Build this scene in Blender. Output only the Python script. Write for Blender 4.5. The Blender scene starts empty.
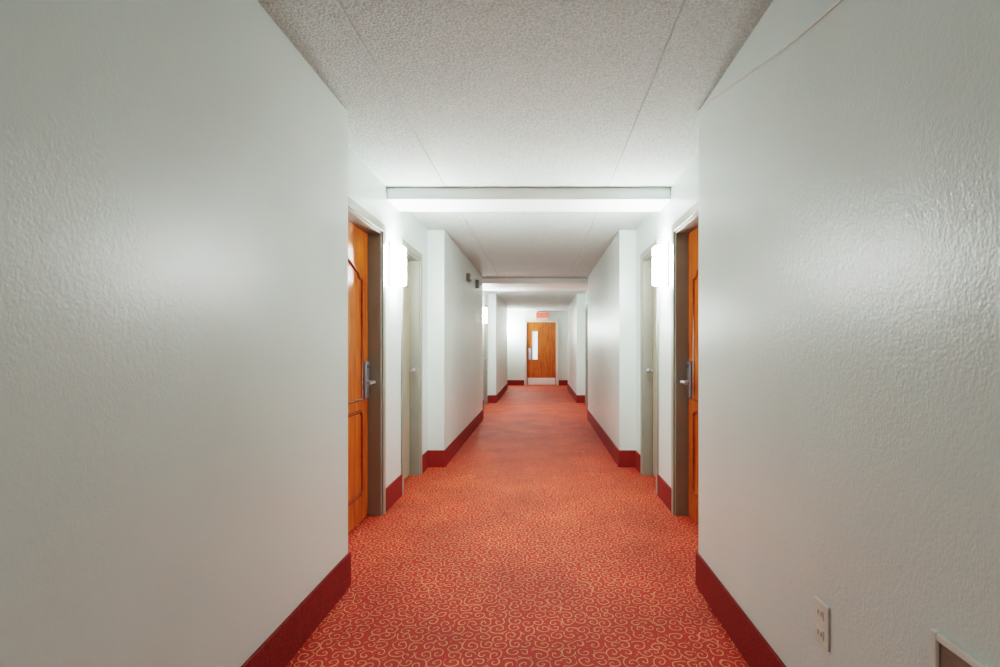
import bpy, bmesh, math
from mathutils import Vector
scene=bpy.context.scene
F=500.0; VPX=540.5; VPY=348.0
H=2.37; CAMZ=1.19
AL,AR=0.9625,0.79      # protruding wall offsets
RL,RR=1.13,0.957       # recessed wall offsets
TH=0.30
STARTS=[-3.33,2.5,8.33,14.5]
YB,YE=-4.2,15.9

# ---------------- materials ----------------
def newmat(name):
    m=bpy.data.materials.new(name); m.use_nodes=True
    nt=m.node_tree; b=nt.nodes['Principled BSDF']
    return m,nt,b
def N(nt,t,**kw):
    n=nt.nodes.new(t)
    for k,v in kw.items(): setattr(n,k,v)
    return n
def math_(nt,op,a,b=None,c=None,clamp=False):
    n=nt.nodes.new('ShaderNodeMath'); n.operation=op; n.use_clamp=clamp
    for i,v in enumerate((a,b,c)):
        if v is None: continue
        if isinstance(v,(int,float)): n.inputs[i].default_value=v
        else: nt.links.new(v,n.inputs[i])
    return n.outputs[0]
def simple(name,col,rough=0.5,metal=0.0,emit=None,es=0,noise=0.0,nscale=40,bump=0.0):
    m,nt,b=newmat(name)
    b.inputs['Roughness'].default_value=rough
    b.inputs['Metallic'].default_value=metal
    b.inputs['Base Color'].default_value=(*col,1)
    if emit:
        b.inputs['Emission Color'].default_value=(*emit,1); b.inputs['Emission Strength'].default_value=es
    if noise or bump:
        geo=N(nt,'ShaderNodeNewGeometry')
        no=N(nt,'ShaderNodeTexNoise'); no.inputs['Scale'].default_value=nscale; no.inputs['Detail'].default_value=5
        nt.links.new(geo.outputs['Position'],no.inputs['Vector'])
        if noise:
            r=N(nt,'ShaderNodeValToRGB')
            r.color_ramp.elements[0].position=.3; r.color_ramp.elements[1].position=.7
            r.color_ramp.elements[0].color=(*[c*(1-noise) for c in col],1)
            r.color_ramp.elements[1].color=(*[min(1,c*(1+noise)) for c in col],1)
            nt.links.new(no.outputs['Fac'],r.inputs[0]); nt.links.new(r.outputs[0],b.inputs['Base Color'])
        if bump:
            bp=N(nt,'ShaderNodeBump'); bp.inputs['Strength'].default_value=bump; bp.inputs['Distance'].default_value=.004
            nt.links.new(no.outputs['Fac'],bp.inputs['Height']); nt.links.new(bp.outputs[0],b.inputs['Normal'])
    return m

def wall_mat(name,strength,rough):
    m,nt,b=newmat(name)
    geo=N(nt,'ShaderNodeNewGeometry')
    mp=N(nt,'ShaderNodeMapping'); mp.inputs['Scale'].default_value=(1,1,.75)
    nt.links.new(geo.outputs['Position'],mp.inputs[0])
    n1=N(nt,'ShaderNodeTexNoise'); n1.inputs['Scale'].default_value=170; n1.inputs['Detail'].default_value=3
    n2=N(nt,'ShaderNodeTexNoise'); n2.inputs['Scale'].default_value=62; n2.inputs['Detail'].default_value=4
    n3=N(nt,'ShaderNodeTexNoise'); n3.inputs['Scale'].default_value=1.2; n3.inputs['Detail'].default_value=6
    for n in (n1,n2,n3): nt.links.new(mp.outputs[0],n.inputs['Vector'])
    h=math_(nt,'ADD',n1.outputs['Fac'],math_(nt,'MULTIPLY',n2.outputs['Fac'],1.0))
    bp=N(nt,'ShaderNodeBump'); bp.inputs['Strength'].default_value=strength; bp.inputs['Distance'].default_value=.0024
    nt.links.new(h,bp.inputs['Height']); nt.links.new(bp.outputs[0],b.inputs['Normal'])
    r=N(nt,'ShaderNodeValToRGB')
    r.color_ramp.elements[0].position=.3; r.color_ramp.elements[1].position=.65
    r.color_ramp.elements[0].color=(.595,.665,.63,1); r.color_ramp.elements[1].color=(.645,.72,.685,1)
    nt.links.new(n3.outputs['Fac'],r.inputs[0]); nt.links.new(r.outputs[0],b.inputs['Base Color'])
    b.inputs['Roughness'].default_value=rough
    return m
def ceil_mat():
    m,nt,b=newmat('ceiling_popcorn')
    geo=N(nt,'ShaderNodeNewGeometry')
    n1=N(nt,'ShaderNodeTexNoise'); n1.inputs['Scale'].default_value=110; n1.inputs['Detail'].default_value=6
    n1.inputs['Roughness'].default_value=.7
    v=N(nt,'ShaderNodeTexVoronoi'); v.inputs['Scale'].default_value=85
    for n in (n1,v): nt.links.new(geo.outputs['Position'],n.inputs['Vector'])
    h=math_(nt,'SUBTRACT',n1.outputs['Fac'],math_(nt,'MULTIPLY',v.outputs['Distance'],.6))
    bp=N(nt,'ShaderNodeBump'); bp.inputs['Strength'].default_value=.9; bp.inputs['Distance'].default_value=.010
    nt.links.new(h,bp.inputs['Height']); nt.links.new(bp.outputs[0],b.inputs['Normal'])
    r=N(nt,'ShaderNodeValToRGB')
    r.color_ramp.elements[0].position=.35; r.color_ramp.elements[1].position=.60
    r.color_ramp.elements[0].color=(.44,.49,.465,1); r.color_ramp.elements[1].color=(.71,.78,.75,1)
    nt.links.new(n1.outputs['Fac'],r.inputs[0]); nt.links.new(r.outputs[0],b.inputs['Base Color'])
    b.inputs['Roughness'].default_value=.8
    return m
def carpet_mat():
    m,nt,b=newmat('scroll_carpet')
    L=nt.links.new
    geo=N(nt,'ShaderNodeNewGeometry')
    mp=N(nt,'ShaderNodeMapping'); mp.inputs['Scale'].default_value=(17.5,17.5,0)
    L(geo.outputs['Position'],mp.inputs[0])
    nz=N(nt,'ShaderNodeTexNoise'); nz.inputs['Scale'].default_value=.9
    L(mp.outputs[0],nz.inputs['Vector'])
    sc=N(nt,'ShaderNodeVectorMath',operation='MULTIPLY_ADD')
    L(nz.outputs['Color'],sc.inputs[0]); sc.inputs[1].default_value=(.5,.5,0); L(mp.outputs[0],sc.inputs[2])
    def layer(off,rnd,pitch,w):
        ad=N(nt,'ShaderNodeVectorMath',operation='ADD'); L(sc.outputs[0],ad.inputs[0]); ad.inputs[1].default_value=off
        v=N(nt,'ShaderNodeTexVoronoi'); v.voronoi_dimensions='2D'; v.inputs['Scale'].default_value=1; v.inputs['Randomness'].default_value=rnd
        L(ad.outputs[0],v.inputs['Vector'])
        sb=N(nt,'ShaderNodeVectorMath',operation='SUBTRACT'); L(ad.outputs[0],sb.inputs[0]); L(v.outputs['Position'],sb.inputs[1])
        sp=N(nt,'ShaderNodeSeparateXYZ'); L(sb.outputs[0],sp.inputs[0])
        th=math_(nt,'DIVIDE',math_(nt,'ARCTAN2',sp.outputs[1],sp.outputs[0]),2*math.pi)
        cs=N(nt,'ShaderNodeSeparateColor'); L(v.outputs['Color'],cs.inputs[0])
        hand=math_(nt,'SIGN',math_(nt,'SUBTRACT',cs.outputs[0],.5))
        r=v.outputs['Distance']
        t=math_(nt,'ADD',math_(nt,'ADD',math_(nt,'MULTIPLY',r,pitch),math_(nt,'MULTIPLY',hand,th)),cs.outputs[1])
        fr=math_(nt,'FRACT',math_(nt,'ADD',t,10))
        d=math_(nt,'ABSOLUTE',math_(nt,'SUBTRACT',fr,.5))
        mr=N(nt,'ShaderNodeMapRange'); mr.inputs[1].default_value=w+.05; mr.inputs[2].default_value=w-.03
        L(d,mr.inputs[0])
        return mr.outputs[0]
    a=layer((0,0,0),.55,2.4,.09)
    fib=N(nt,'ShaderNodeTexNoise'); fib.inputs['Scale'].default_value=420; fib.inputs['Detail'].default_value=3
    L(geo.outputs['Position'],fib.inputs['Vector'])
    wear=N(nt,'ShaderNodeTexNoise'); wear.inputs['Scale'].default_value=2.2; wear.inputs['Detail'].default_value=5
    L(geo.outputs['Position'],wear.inputs['Vector'])
    fr=N(nt,'ShaderNodeMapRange'); fr.inputs[1].default_value=.3; fr.inputs[2].default_value=.7; fr.inputs[3].default_value=.45; fr.inputs[4].default_value=1.4
    L(fib.outputs['Fac'],fr.inputs[0])
    wr=N(nt,'ShaderNodeMapRange'); wr.inputs[1].default_value=.3; wr.inputs[2].default_value=.7; wr.inputs[3].default_value=.70; wr.inputs[4].default_value=1.15
    L(wear.outputs['Fac'],wr.inputs[0])
    mx=N(nt,'ShaderNodeMix',data_type='RGBA')
    L(a,mx.inputs[0]); mx.inputs[6].default_value=(.50,.026,.017,1); mx.inputs[7].default_value=(.76,.32,.13,1)
    vs=N(nt,'ShaderNodeVectorMath',operation='SCALE'); L(mx.outputs[2],vs.inputs[0]); L(math_(nt,'MULTIPLY',fr.outputs[0],wr.outputs[0]),vs.inputs['Scale'])
    L(vs.outputs[0],b.inputs['Base Color'])
    b.inputs['Roughness'].default_value=.65
    b.inputs['Specular IOR Level'].default_value=.35
    bp=N(nt,'ShaderNodeBump'); bp.inputs['Strength'].default_value=.6; bp.inputs['Distance'].default_value=.004
    L(math_(nt,'ADD',fib.outputs['Fac'],math_(nt,'MULTIPLY',a,.4)),bp.inputs['Height']); L(bp.outputs[0],b.inputs['Normal'])
    return m
def wood_mat():
    m,nt,b=newmat('door_wood')
    L=nt.links.new
    geo=N(nt,'ShaderNodeNewGeometry')
    mp=N(nt,'ShaderNodeMapping'); mp.inputs['Scale'].default_value=(9,9,.9)
    L(geo.outputs['Position'],mp.inputs[0])
    n=N(nt,'ShaderNodeTexNoise'); n.inputs['Scale'].default_value=3; n.inputs['Detail'].default_value=7; n.inputs['Distortion'].default_value=.8
    L(mp.outputs[0],n.inputs['Vector'])
    r=N(nt,'ShaderNodeValToRGB')
    r.color_ramp.elements[0].position=.3; r.color_ramp.elements[1].position=.7
    r.color_ramp.elements[0].color=(.30,.060,.008,1); r.color_ramp.elements[1].color=(.57,.15,.018,1)
    L(n.outputs['Fac'],r.inputs[0]); L(r.outputs[0],b.inputs['Base Color'])
    b.inputs['Roughness'].default_value=.26
    return m
M_wallL=wall_mat('wall_paint_smooth',.20,.34); M_wallR=wall_mat('wall_paint_orange_peel',.36,.29)
M_ceil=ceil_mat(); M_carpet=carpet_mat(); M_wood=wood_mat()
M_base=simple('baseboard_red',(.22,.017,.012),.7,noise=.3,nscale=90,bump=.5)
M_frame=simple('frame_taupe_paint',(.28,.28,.235),.35,noise=.04,nscale=6)
M_closet=simple('closet_door_paint',(.36,.32,.23),.4,noise=.06,nscale=5)
M_mould=simple('moulding_wood',(.24,.048,.007),.25,noise=.2,nscale=20)
M_metal=simple('brushed_metal',(.50,.53,.60),.28,1.0,noise=.05,nscale=60)
M_dmetal=simple('dark_metal',(.16,.16,.17),.4,.6,noise=.05,nscale=60)
M_white=simple('white_plastic',(.66,.65,.58),.4,noise=.03,nscale=10)
M_slot=simple('outlet_slot',(.03,.03,.03),.6,noise=.05)
M_paint=simple('beam_paint',(.80,.84,.82),.5,noise=.02,nscale=8,bump=.2)
LC=(.945,1,.99)
M_lamp=simple('sconce_diffuser',(.9,.9,.9),.4,emit=LC,es=38)
M_lampB=simple('sconce_diffuser_dim',(.9,.9,.9),.4,emit=LC,es=10)
M_fillE=simple('end_fill_diffuser',(.9,.9,.9),.4,emit=LC,es=52)
M_glass=simple('door_glass_glow',(.8,.82,.82),.1,emit=(.95,1,.98),es=.25)  # slight emission stands in for stairwell light behind the glass
M_sign=simple('exit_sign_face',(.75,.22,.18),.4,emit=(1,.22,.16),es=.15)
M_red=simple('exit_letters_red',(.8,.02,.01),.4,emit=(1,.03,.02),es=.3)
M_grey=simple('device_grey',(.16,.16,.16),.5,noise=.05)
M_rim=simple('panel_rim_brown',(.22,.19,.15),.45,noise=.1)
M_band=simple('sconce_band_chrome',(.35,.35,.35),.3,1.0,noise=.03)

# ---------------- geometry helpers ----------------
def addbox(bm,lo,hi):
    x0,x1=sorted((lo[0],hi[0])); y0,y1=sorted((lo[1],hi[1])); z0,z1=sorted((lo[2],hi[2]))
    v=[bm.verts.new(p) for p in ((x0,y0,z0),(x1,y0,z0),(x1,y1,z0),(x0,y1,z0),(x0,y0,z1),(x1,y0,z1),(x1,y1,z1),(x0,y1,z1))]
    for f in ((0,3,2,1),(4,5,6,7),(0,1,5,4),(1,2,6,5),(2,3,7,6),(3,0,4,7)):
        bm.faces.new([v[i] for i in f])
def finish(bm,name,mat,parent=None,bevel=0,smooth=False,segs=2):
    bmesh.ops.recalc_face_normals(bm,faces=bm.faces)
    me=bpy.data.meshes.new(name); bm.to_mesh(me); bm.free()
    ob=bpy.data.objects.new(name,me); scene.collection.objects.link(ob)
    me.materials.append(mat)
    if bevel:
        md=ob.modifiers.new('bevel','BEVEL'); md.width=bevel; md.segments=segs; md.limit_method='ANGLE'
    if smooth:
        for p in me.polygons: p.use_smooth=True
    if parent: ob.parent=parent
    return ob
def boxes(name,lst,mat,parent=None,bevel=0):
    bm=bmesh.new()
    for lo,hi in lst: addbox(bm,lo,hi)
    return finish(bm,name,mat,parent,bevel)
def empty(name,loc=(0,0,0)):
    e=bpy.data.objects.new(name,None); scene.collection.objects.link(e); e.empty_display_size=.1
    return e
def tube(name,pts,rad,mat,parent=None,cyclic=False,res=3):
    cu=bpy.data.curves.new(name,'CURVE'); cu.dimensions='3D'; cu.bevel_depth=rad; cu.bevel_resolution=res; cu.use_fill_caps=True
    sp=cu.splines.new('POLY'); sp.points.add(len(pts)-1)
    for p,q in zip(sp.points,pts): p.co=(*q,1)
    sp.use_cyclic_u=cyclic
    tmp=bpy.data.objects.new('tmp',cu); scene.collection.objects.link(tmp)
    dg=bpy.context.evaluated_depsgraph_get()
    me=bpy.data.meshes.new_from_object(tmp.evaluated_get(dg)); me.name=name
    bpy.data.objects.remove(tmp)
    ob=bpy.data.objects.new(name,me); scene.collection.objects.link(ob)
    me.materials.clear(); me.materials.append(mat)
    for p in me.polygons: p.use_smooth=True
    if parent: ob.parent=parent
    return ob

# ---------------- room shell ----------------
OPH=2.03   # rough opening height
def openings(s,last,sg):
    if last: return [] if sg<0 else [(s+.20,s+1.18)]
    return [(s+.09,s+1.07),(s+1.59,s+2.19)]
def wall_side(sg,A,R,name,mat):
    L=[]; B=[]
    prev=YB
    out=R+TH
    for i,s in enumerate(STARTS):
        last=(i==len(STARTS)-1)
        e=YE if last else s+2.5
        L.append(((sg*A,prev,0),(sg*out,s,H)))           # protruding wall
        B.append(((sg*(A-.012),prev-(0.012 if i else 0),0),(sg*A,s+.012,BH)))
        if i: B.append(((sg*A,prev-.012,0),(sg*(R),prev,BH)))     # return facing camera
        B.append(((sg*A,s,0),(sg*(R),s+.012,BH)))
        y=s
        for a,b in openings(s,last,sg):
            L.append(((sg*R,y,0),(sg*out,a,H)))
            L.append(((sg*R,a,OPH),(sg*out,b,H)))
            L.append(((sg*(R+.16),a,0),(sg*out,b,OPH)))
            if y>s: B.append(((sg*(R-.012),y+.045,0),(sg*R,a-.045,BH)))
            y=b
        L.append(((sg*R,y,0),(sg*out,e,H)))
        B.append(((sg*(R-.012),y+(.045 if y>s else .012),0),(sg*R,e-.012,BH)))
        prev=e
    boxes(name,L,mat)
    return B
BH=.168
bl=wall_side(-1,AL,RL,'wall_left',M_wallL)
br=wall_side(1,AR,RR,'wall_right',M_wallR)
boxes('baseboard_left',bl,M_base,bevel=.003)
boxes('baseboard_right',br,M_base,bevel=.003)
boxes('wall_back',[((-RL-TH,YB-.15,0),(RR+TH,YB,H))],M_wallL)
# end wall with door opening
DX0,DX1=-.43,.49
boxes('wall_far',[((-RL-TH,YE,0),(DX0-.04,YE+.2,H)),((DX1+.04,YE,0),(RR+TH,YE+.2,H)),((DX0-.04,YE,2.05),(DX1+.04,YE+.2,H)),((DX0-.04,YE+.14,0),(DX1+.04,YE+.2,2.05))],M_wallL)
boxes('baseboard_far',[((-RL,YE-.012,0),(DX0-.09,YE,BH)),((DX1+.09,YE-.012,0),(RR,YE,BH))],M_base,bevel=.003)
boxes('floor',[((-RL-TH,YB-.15,-.1),(RR+TH,YE+.2,0))],M_carpet)
# ceiling planks with V joints
bm=bmesh.new()
X0,X1=-RL-TH,RR+TH
prof=[X0,-.69,.493,X1]
for a,b in zip(prof[:-1],prof[1:]):
    g=.008; d=.0055
    la = g if a>X0 else 0; lb = g if b<X1 else 0
    pts=[(a,H+.12),(a,H+(d if la else 0)),(a+la,H),(b-lb,H),(b,H+(d if lb else 0)),(b,H+.12)]
    r0=[bm.verts.new((x,YB-.15,z)) for x,z in pts]; r1=[bm.verts.new((x,YE+.2,z)) for x,z in pts]
    n=len(pts)
    for i in range(n): bm.faces.new((r0[i],r0[(i+1)%n],r1[(i+1)%n],r1[i]))
    bm.faces.new(r0); bm.faces.new(r1[::-1])
finish(bm,'ceiling',M_ceil)
# ceiling beams
for i,(ya,yb) in enumerate(((-2.16,-1.83),(3.67,4.0),(8.45,9.5))):
    boxes('trim_%d'%(i+1),[((-RL,ya,2.28),(RR,yb,H))],M_paint,bevel=.006)

# ---------------- side doors ----------------
dn=[0]
def panel_outline(P,u0,u1,z0,z1,arch,w):
    pts=[]
    if not arch:
        r=.04
        for cx,cz,a0 in ((u1-r,z1-r,0),(u0+r,z1-r,90),(u0+r,z0+r,180),(u1-r,z0+r,270)):
            for k in range(5):
                a=math.radians(a0+k*22.5); pts.append(P(cx+r*math.cos(a),w,cz+r*math.sin(a)))
        return pts
    pts=[P(u0,w,z0),P(u1,w,z0),P(u1,w,z1-.10)]
    # ogee shoulders + crown arch
    m=(u0+u1)/2; hw=(u1-u0)/2
    for k in range(0,25):
        t=1-2*k/24
        sh=.10*(0.5+0.5*math.cos(math.pi*min(1,abs(t)/.95)))
        step=.03 if abs(t)<.82 else 0
        pts.append(P(m+hw*t,w,z1-.10+sh*.75+step))
    return pts
def side_door(sg,R,a,b,kind,handle=True):
    dn[0]+=1
    D=empty('door_%d'%dn[0])
    P=lambda u,w,z:(sg*(R-w),u,z)    # w>0 towards corridor
    bx=lambda l,h:(P(*l),P(*h))
    top=OPH
    # steel frame: casing + jamb reveal + stop
    fr=[]
    c=.045; t=.012
    fr+= [bx((a-c,0,0),(a+.012,t,top+c)), bx((b-.012,0,0),(b+c,t,top+c)), bx((a+.012,0,top-.012),(b-.012,t,top+c))]
    fr+= [bx((a,-.155,0),(a+.03,0,top)), bx((b-.03,-.155,0),(b,0,top)), bx((a+.03,-.155,top-.03),(b-.03,0,top))]
    boxes('frame',fr,M_frame,D,bevel=.003)
    u0,u1=a+.033,b-.033; z0,z1=.012,top-.034
    dw=-.09
    slab=M_wood if kind=='room' else M_closet
    boxes('door_leaf',[bx((u0,dw,z0),(u1,dw-.045,z1))],slab,D,bevel=.002)
    if kind=='room':
        tube('panel_moulding_upper',panel_outline(P,u0+.13,u1-.13,.84,1.76,True,dw+.002),.011,M_mould,D,cyclic=True)
        tube('panel_moulding_lower',panel_outline(P,u0+.13,u1-.13,.20,.76,False,dw+.002),.011,M_mould,D,cyclic=True)
        uc=u1-.065
        boxes('lock_plate',[bx((uc-.035,dw,.84),(uc+.035,dw+.022,1.10))],M_metal,D,bevel=.008)
        boxes('card_slot',[bx((uc-.022,dw+.022,1.05),(uc+.022,dw+.027,1.075))],M_dmetal,D,bevel=.002)
        tube('lever',[P(uc,dw+.02,.955),P(uc,dw+.06,.955),P(uc-.012,dw+.07,.955),P(uc-.05,dw+.072,.957),P(uc-.12,dw+.068,.952)],.012,M_metal,D)
        boxes('number_plate',[bx(((u0+u1)/2-.07,dw,1.48),((u0+u1)/2+.07,dw+.004,1.55))],M_metal,D,bevel=.001)
    else:
        uc=u1-.06
        tube('knob_stem',[P(uc,dw,.98),P(uc,dw+.04,.98)],.008,M_metal,D)
        bm=bmesh.new(); bmesh.ops.create_uvsphere(bm,u_segments=16,v_segments=10,radius=.026)
        for v in bm.verts: v.co=Vector(P(uc,dw+.052,.98))+Vector((v.co.x*.8,v.co.y,v.co.z))
        finish(bm,'knob',M_metal,D,smooth=True)
    for z in (.25,1.02,1.80):
        tube('hinge',[P(u0+.002,dw+.006,z-.05),P(u0+.002,dw+.006,z+.05)],.006,M_metal,D)
for sg,A,R in ((-1,AL,RL),(1,AR,RR)):
    for i,s in enumerate(STARTS):
        ops=openings(s,i==len(STARTS)-1,sg)
        if ops: side_door(sg,R,*ops[0],'room')
        if len(ops)>1: side_door(sg,R,*ops[1],'closet')

# ---------------- end door ----------------
dn[0]+=1
D=empty('door_%d'%dn[0])
a,b=DX0-.04,DX1+.04
Y=YE
boxes('frame',[((a-.045,Y-.015,0),(a+.02,Y,2.09)),((b-.02,Y-.015,0),(b+.045,Y,2.09)),((a+.02,Y-.015,2.03),(b-.02,Y,2.09)),
  ((a,Y,0),(a+.04,Y+.13,2.05)),((b-.04,Y,0),(b,Y+.13,2.05)),((a+.04,Y,2.01),(b-.04,Y+.13,2.05))],simple('end_frame_paint',(.62,.58,.52),.4,noise=.03),D,bevel=.003)
ly=Y+.03
wx0,wx1,wz0,wz1=-.25,-.10,.83,1.71
boxes('door_leaf',[((DX0+.003,ly,.012),(wx0,ly+.045,2.006)),((wx1,ly,.012),(DX1-.003,ly+.045,2.006)),((wx0,ly,.012),(wx1,ly+.045,wz0)),((wx0,ly,wz1),(wx1,ly+.045,2.006))],M_wood,D)
boxes('vision_glass',[((wx0,ly+.018,wz0),(wx1,ly+.026,wz1))],M_glass,D)
g=.018
boxes('vision_frame',[((wx0-g,ly-.008,wz0-g),(wx0,ly+.018,wz1+g)),((wx1,ly-.008,wz0-g),(wx1+g,ly+.018,wz1+g)),((wx0,ly-.008,wz0-g),(wx1,ly+.018,wz0)),((wx0,ly-.008,wz1),(wx1,ly+.018,wz1+g))],M_metal,D,bevel=.003)
boxes('kick_plate',[((DX0+.02,ly-.004,.02),(DX1-.02,ly,.24))],simple('kick_plate_steel',(.75,.75,.75),.35,.5,noise=.05),D,bevel=.001)
boxes('push_plate',[((DX0+.05,ly-.006,.82),(DX0+.14,ly,1.19))],M_metal,D,bevel=.002)
tube('pull_handle',[(DX0+.095,ly-.004,.90),(DX0+.095,ly-.05,.90),(DX0+.095,ly-.05,1.12),(DX0+.095,ly-.004,1.12)],.011,M_metal,D)
# exit sign
E=empty('exit_sign')
boxes('housing',[((-.15,YE-.06,2.11),(.26,YE,2.33))],M_white,E,bevel=.006)
boxes('face',[((-.135,YE-.064,2.125),(.245,YE-.06,2.315))],M_sign,E,bevel=.001)
tc=bpy.data.curves.new('letters','FONT'); tc.body='EXIT'; tc.size=.19; tc.extrude=.003; tc.align_x='CENTER'; tc.align_y='CENTER'
to=bpy.data.objects.new('tmp',tc); scene.collection.objects.link(to)
me=bpy.data.meshes.new_from_object(to.evaluated_get(bpy.context.evaluated_depsgraph_get())); bpy.data.objects.remove(to)
lo=bpy.data.objects.new('letters',me); scene.collection.objects.link(lo); me.materials.clear(); me.materials.append(M_red)
for v in me.vertices: v.co=Vector((v.co.x+.055, YE-.066-v.co.z, v.co.y+2.22))
lo.parent=E

# ---------------- wall sconces ----------------
def sconce(sg,R,y,mat):
    S=empty('wall_sconce')
    hw=.10; dp=.08; z0,z1=1.675,1.965
    boxes('backplate',[((sg*R,y-.11,z0-.015),(sg*(R-.012),y+.11,z1+.015))],M_white,S,bevel=.003)
    nt_=4; th=(z1-z0)/nt_; seg=10
    def solid(name,rings,mat):
        bm=bmesh.new(); vr=[]
        for z,sc in rings:
            row=[]
            for j in range(seg+1):
                a=math.pi*j/seg
                cx=math.copysign(abs(math.cos(a))**.6,math.cos(a)); sx=abs(math.sin(a))**.6
                row.append(bm.verts.new((sg*(R-.012-dp*sc*sx),y+hw*sc*cx,z)))
            vr.append(row)
        for r0,r1 in zip(vr[:-1],vr[1:]):
            for j in range(seg): bm.faces.new((r0[j],r0[j+1],r1[j+1],r1[j]))
        bm.faces.new(vr[0][::-1]); bm.faces.new(vr[-1])
        return finish(bm,name,mat,S)
    rings=[]
    for k in range(nt_):
        za=z0+k*th
        for z,sc in ((za+.001,.9),(za+.006,1.0),(za+th-.006,1.0),(za+th-.001,.9)): rings.append((z,sc))
    solid('diffuser',rings,mat)
    for k in range(1,nt_):
        za=z0+k*th
        solid('band',[(za-.004,1.03),(za+.004,1.03)],M_band)
for s,m_ in ((STARTS[0],M_lampB),(STARTS[1],M_lamp)):
    for sg,R in ((-1,RL),(1,RR)):
        sconce(sg,R,(s+1.33),m_)
sconce(-1,RL,9.66,M_lamp)
sconce(-1,RL,15.62,M_fillE)  # unseen sconce added to brighten the end wall

def fill_lamp(x,y,r,dz,es):  # added fill light shaped as a flush ceiling fixture
    CL=empty('fill_lamp')
    bm=bmesh.new(); bmesh.ops.create_cone(bm,segments=32,radius1=r+.015,radius2=r+.015,depth=.02,cap_ends=True)
    for v in bm.verts: v.co+=Vector((x,y,H-.01))
    finish(bm,'fill_base',M_metal,CL,bevel=.004)
    bm=bmesh.new(); bmesh.ops.create_uvsphere(bm,u_segments=16,v_segments=10,radius=r)
    bmesh.ops.delete(bm,geom=[v for v in bm.verts if v.co.z>.001],context='VERTS')
    for v in bm.verts: v.co=Vector((v.co.x+x,v.co.y+y,v.co.z/r*dz+H-.02))
    finish(bm,'fill_bowl',simple('fill_bowl_glow',(.9,.9,.9),.4,emit=LC,es=es),CL,smooth=True)
fill_lamp(-.08,-1.2,.15,.09,2.0)  # added fill behind the camera for near walls and carpet
fill_lamp(-.08,9.67,.14,.035,30)  # added fill for the far recess, kept out of view behind the beam

# ---------------- small things ----------------
def outlet(sg,A,y,z):
    O=empty('power_outlet'); P=lambda u,w,zz:(sg*(A-w),u,zz)
    boxes('cover_plate',[(P(y-.036,0,z-.06),P(y+.036,.006,z+.06))],M_white,O,bevel=.003)
    for dz in (-.028,.028):
        boxes('socket',[(P(y-.017,.006,z+dz-.014),P(y+.017,.0085,z+dz+.014))],M_white,O,bevel=.002)
        boxes('slots',[(P(y-.009,.0085,z+dz-.006),P(y-.006,.009,z+dz+.006)),(P(y+.006,.0085,z+dz-.006),P(y+.009,.009,z+dz+.006))],M_slot,O)
outlet(1,AR,1.40,.42)
outlet(1,AR,6.75,.47)
# access panel on right wall
Ap=empty('wall_access_panel')
P=lambda u,w,z:(AR-w,u,z)
u0,u1,z0,z1=.60,1.0,.30,.63
w_=.016
boxes('rim',[(P(u0,0,z0),P(u0+w_,.012,z1)),(P(u1-w_,0,z0),P(u1,.012,z1)),(P(u0+w_,0,z0),P(u1-w_,.012,z0+w_)),(P(u0+w_,0,z1-w_),P(u1-w_,.012,z1))],M_white,Ap,bevel=.003)
boxes('panel_leaf',[(P(u0+w_,0,z0+w_),P(u1-w_,.006,z1-w_))],M_rim,Ap,bevel=.002)
# wire drooping along the right wall
pts=[(AR-.004,2.495,2.396)]
for y,z in ((2.3,2.365),(2.15,2.325),(2.0,2.285),(1.8,2.235),(1.6,2.185),(1.45,2.155),(1.3,2.13),(1.1,2.12),(.8,2.13),(.4,2.17),(0,2.24),(-.4,2.33),(-.6,2.396)):
    pts.append((AR-.004,y,z))
pts=[(x,y,z-.03) for x,y,z in pts]
tube('telephone_wire',pts,.004,M_white)
# fire alarm devices on left wall
def alarm(y,z,wd,ht,nm):
    A_=empty(nm); P=lambda u,w,zz:(-(AL-w),u,zz)
    boxes('housing',[(P(y-wd/2,0,z-ht/2),P(y+wd/2,.045,z+ht/2))],M_grey,A_,bevel=.006)
    boxes('lens',[(P(y-wd/4,.045,z-ht/4),P(y+wd/4,.07,z+ht/4))],M_white,A_,bevel=.006)
alarm(6.55,2.11,.16,.10,'fire_alarm_strobe')
alarm(7.45,2.14,.13,.12,'fire_alarm_horn')

# ---------------- camera, world ----------------
cam=bpy.data.cameras.new('camera'); co=bpy.data.objects.new('camera',cam); scene.collection.objects.link(co)
co.location=(0,0,CAMZ); co.rotation_euler=(math.radians(90),0,0)
cam.sensor_width=36; cam.sensor_fit='HORIZONTAL'; cam.lens=36*F/1000
cam.shift_x=-(VPX-500)/1000; cam.shift_y=(VPY-333.5)/1000; cam.clip_start=.02
scene.camera=co
w=bpy.data.worlds.new('world'); scene.world=w; w.use_nodes=True
w.node_tree.nodes['Background'].inputs[0].default_value=(.8,.85,.9,1); w.node_tree.nodes['Background'].inputs[1].default_value=.3
scene.view_settings.view_transform='Filmic'
scene.view_settings.look='High Contrast'
scene.view_settings.exposure=2.0
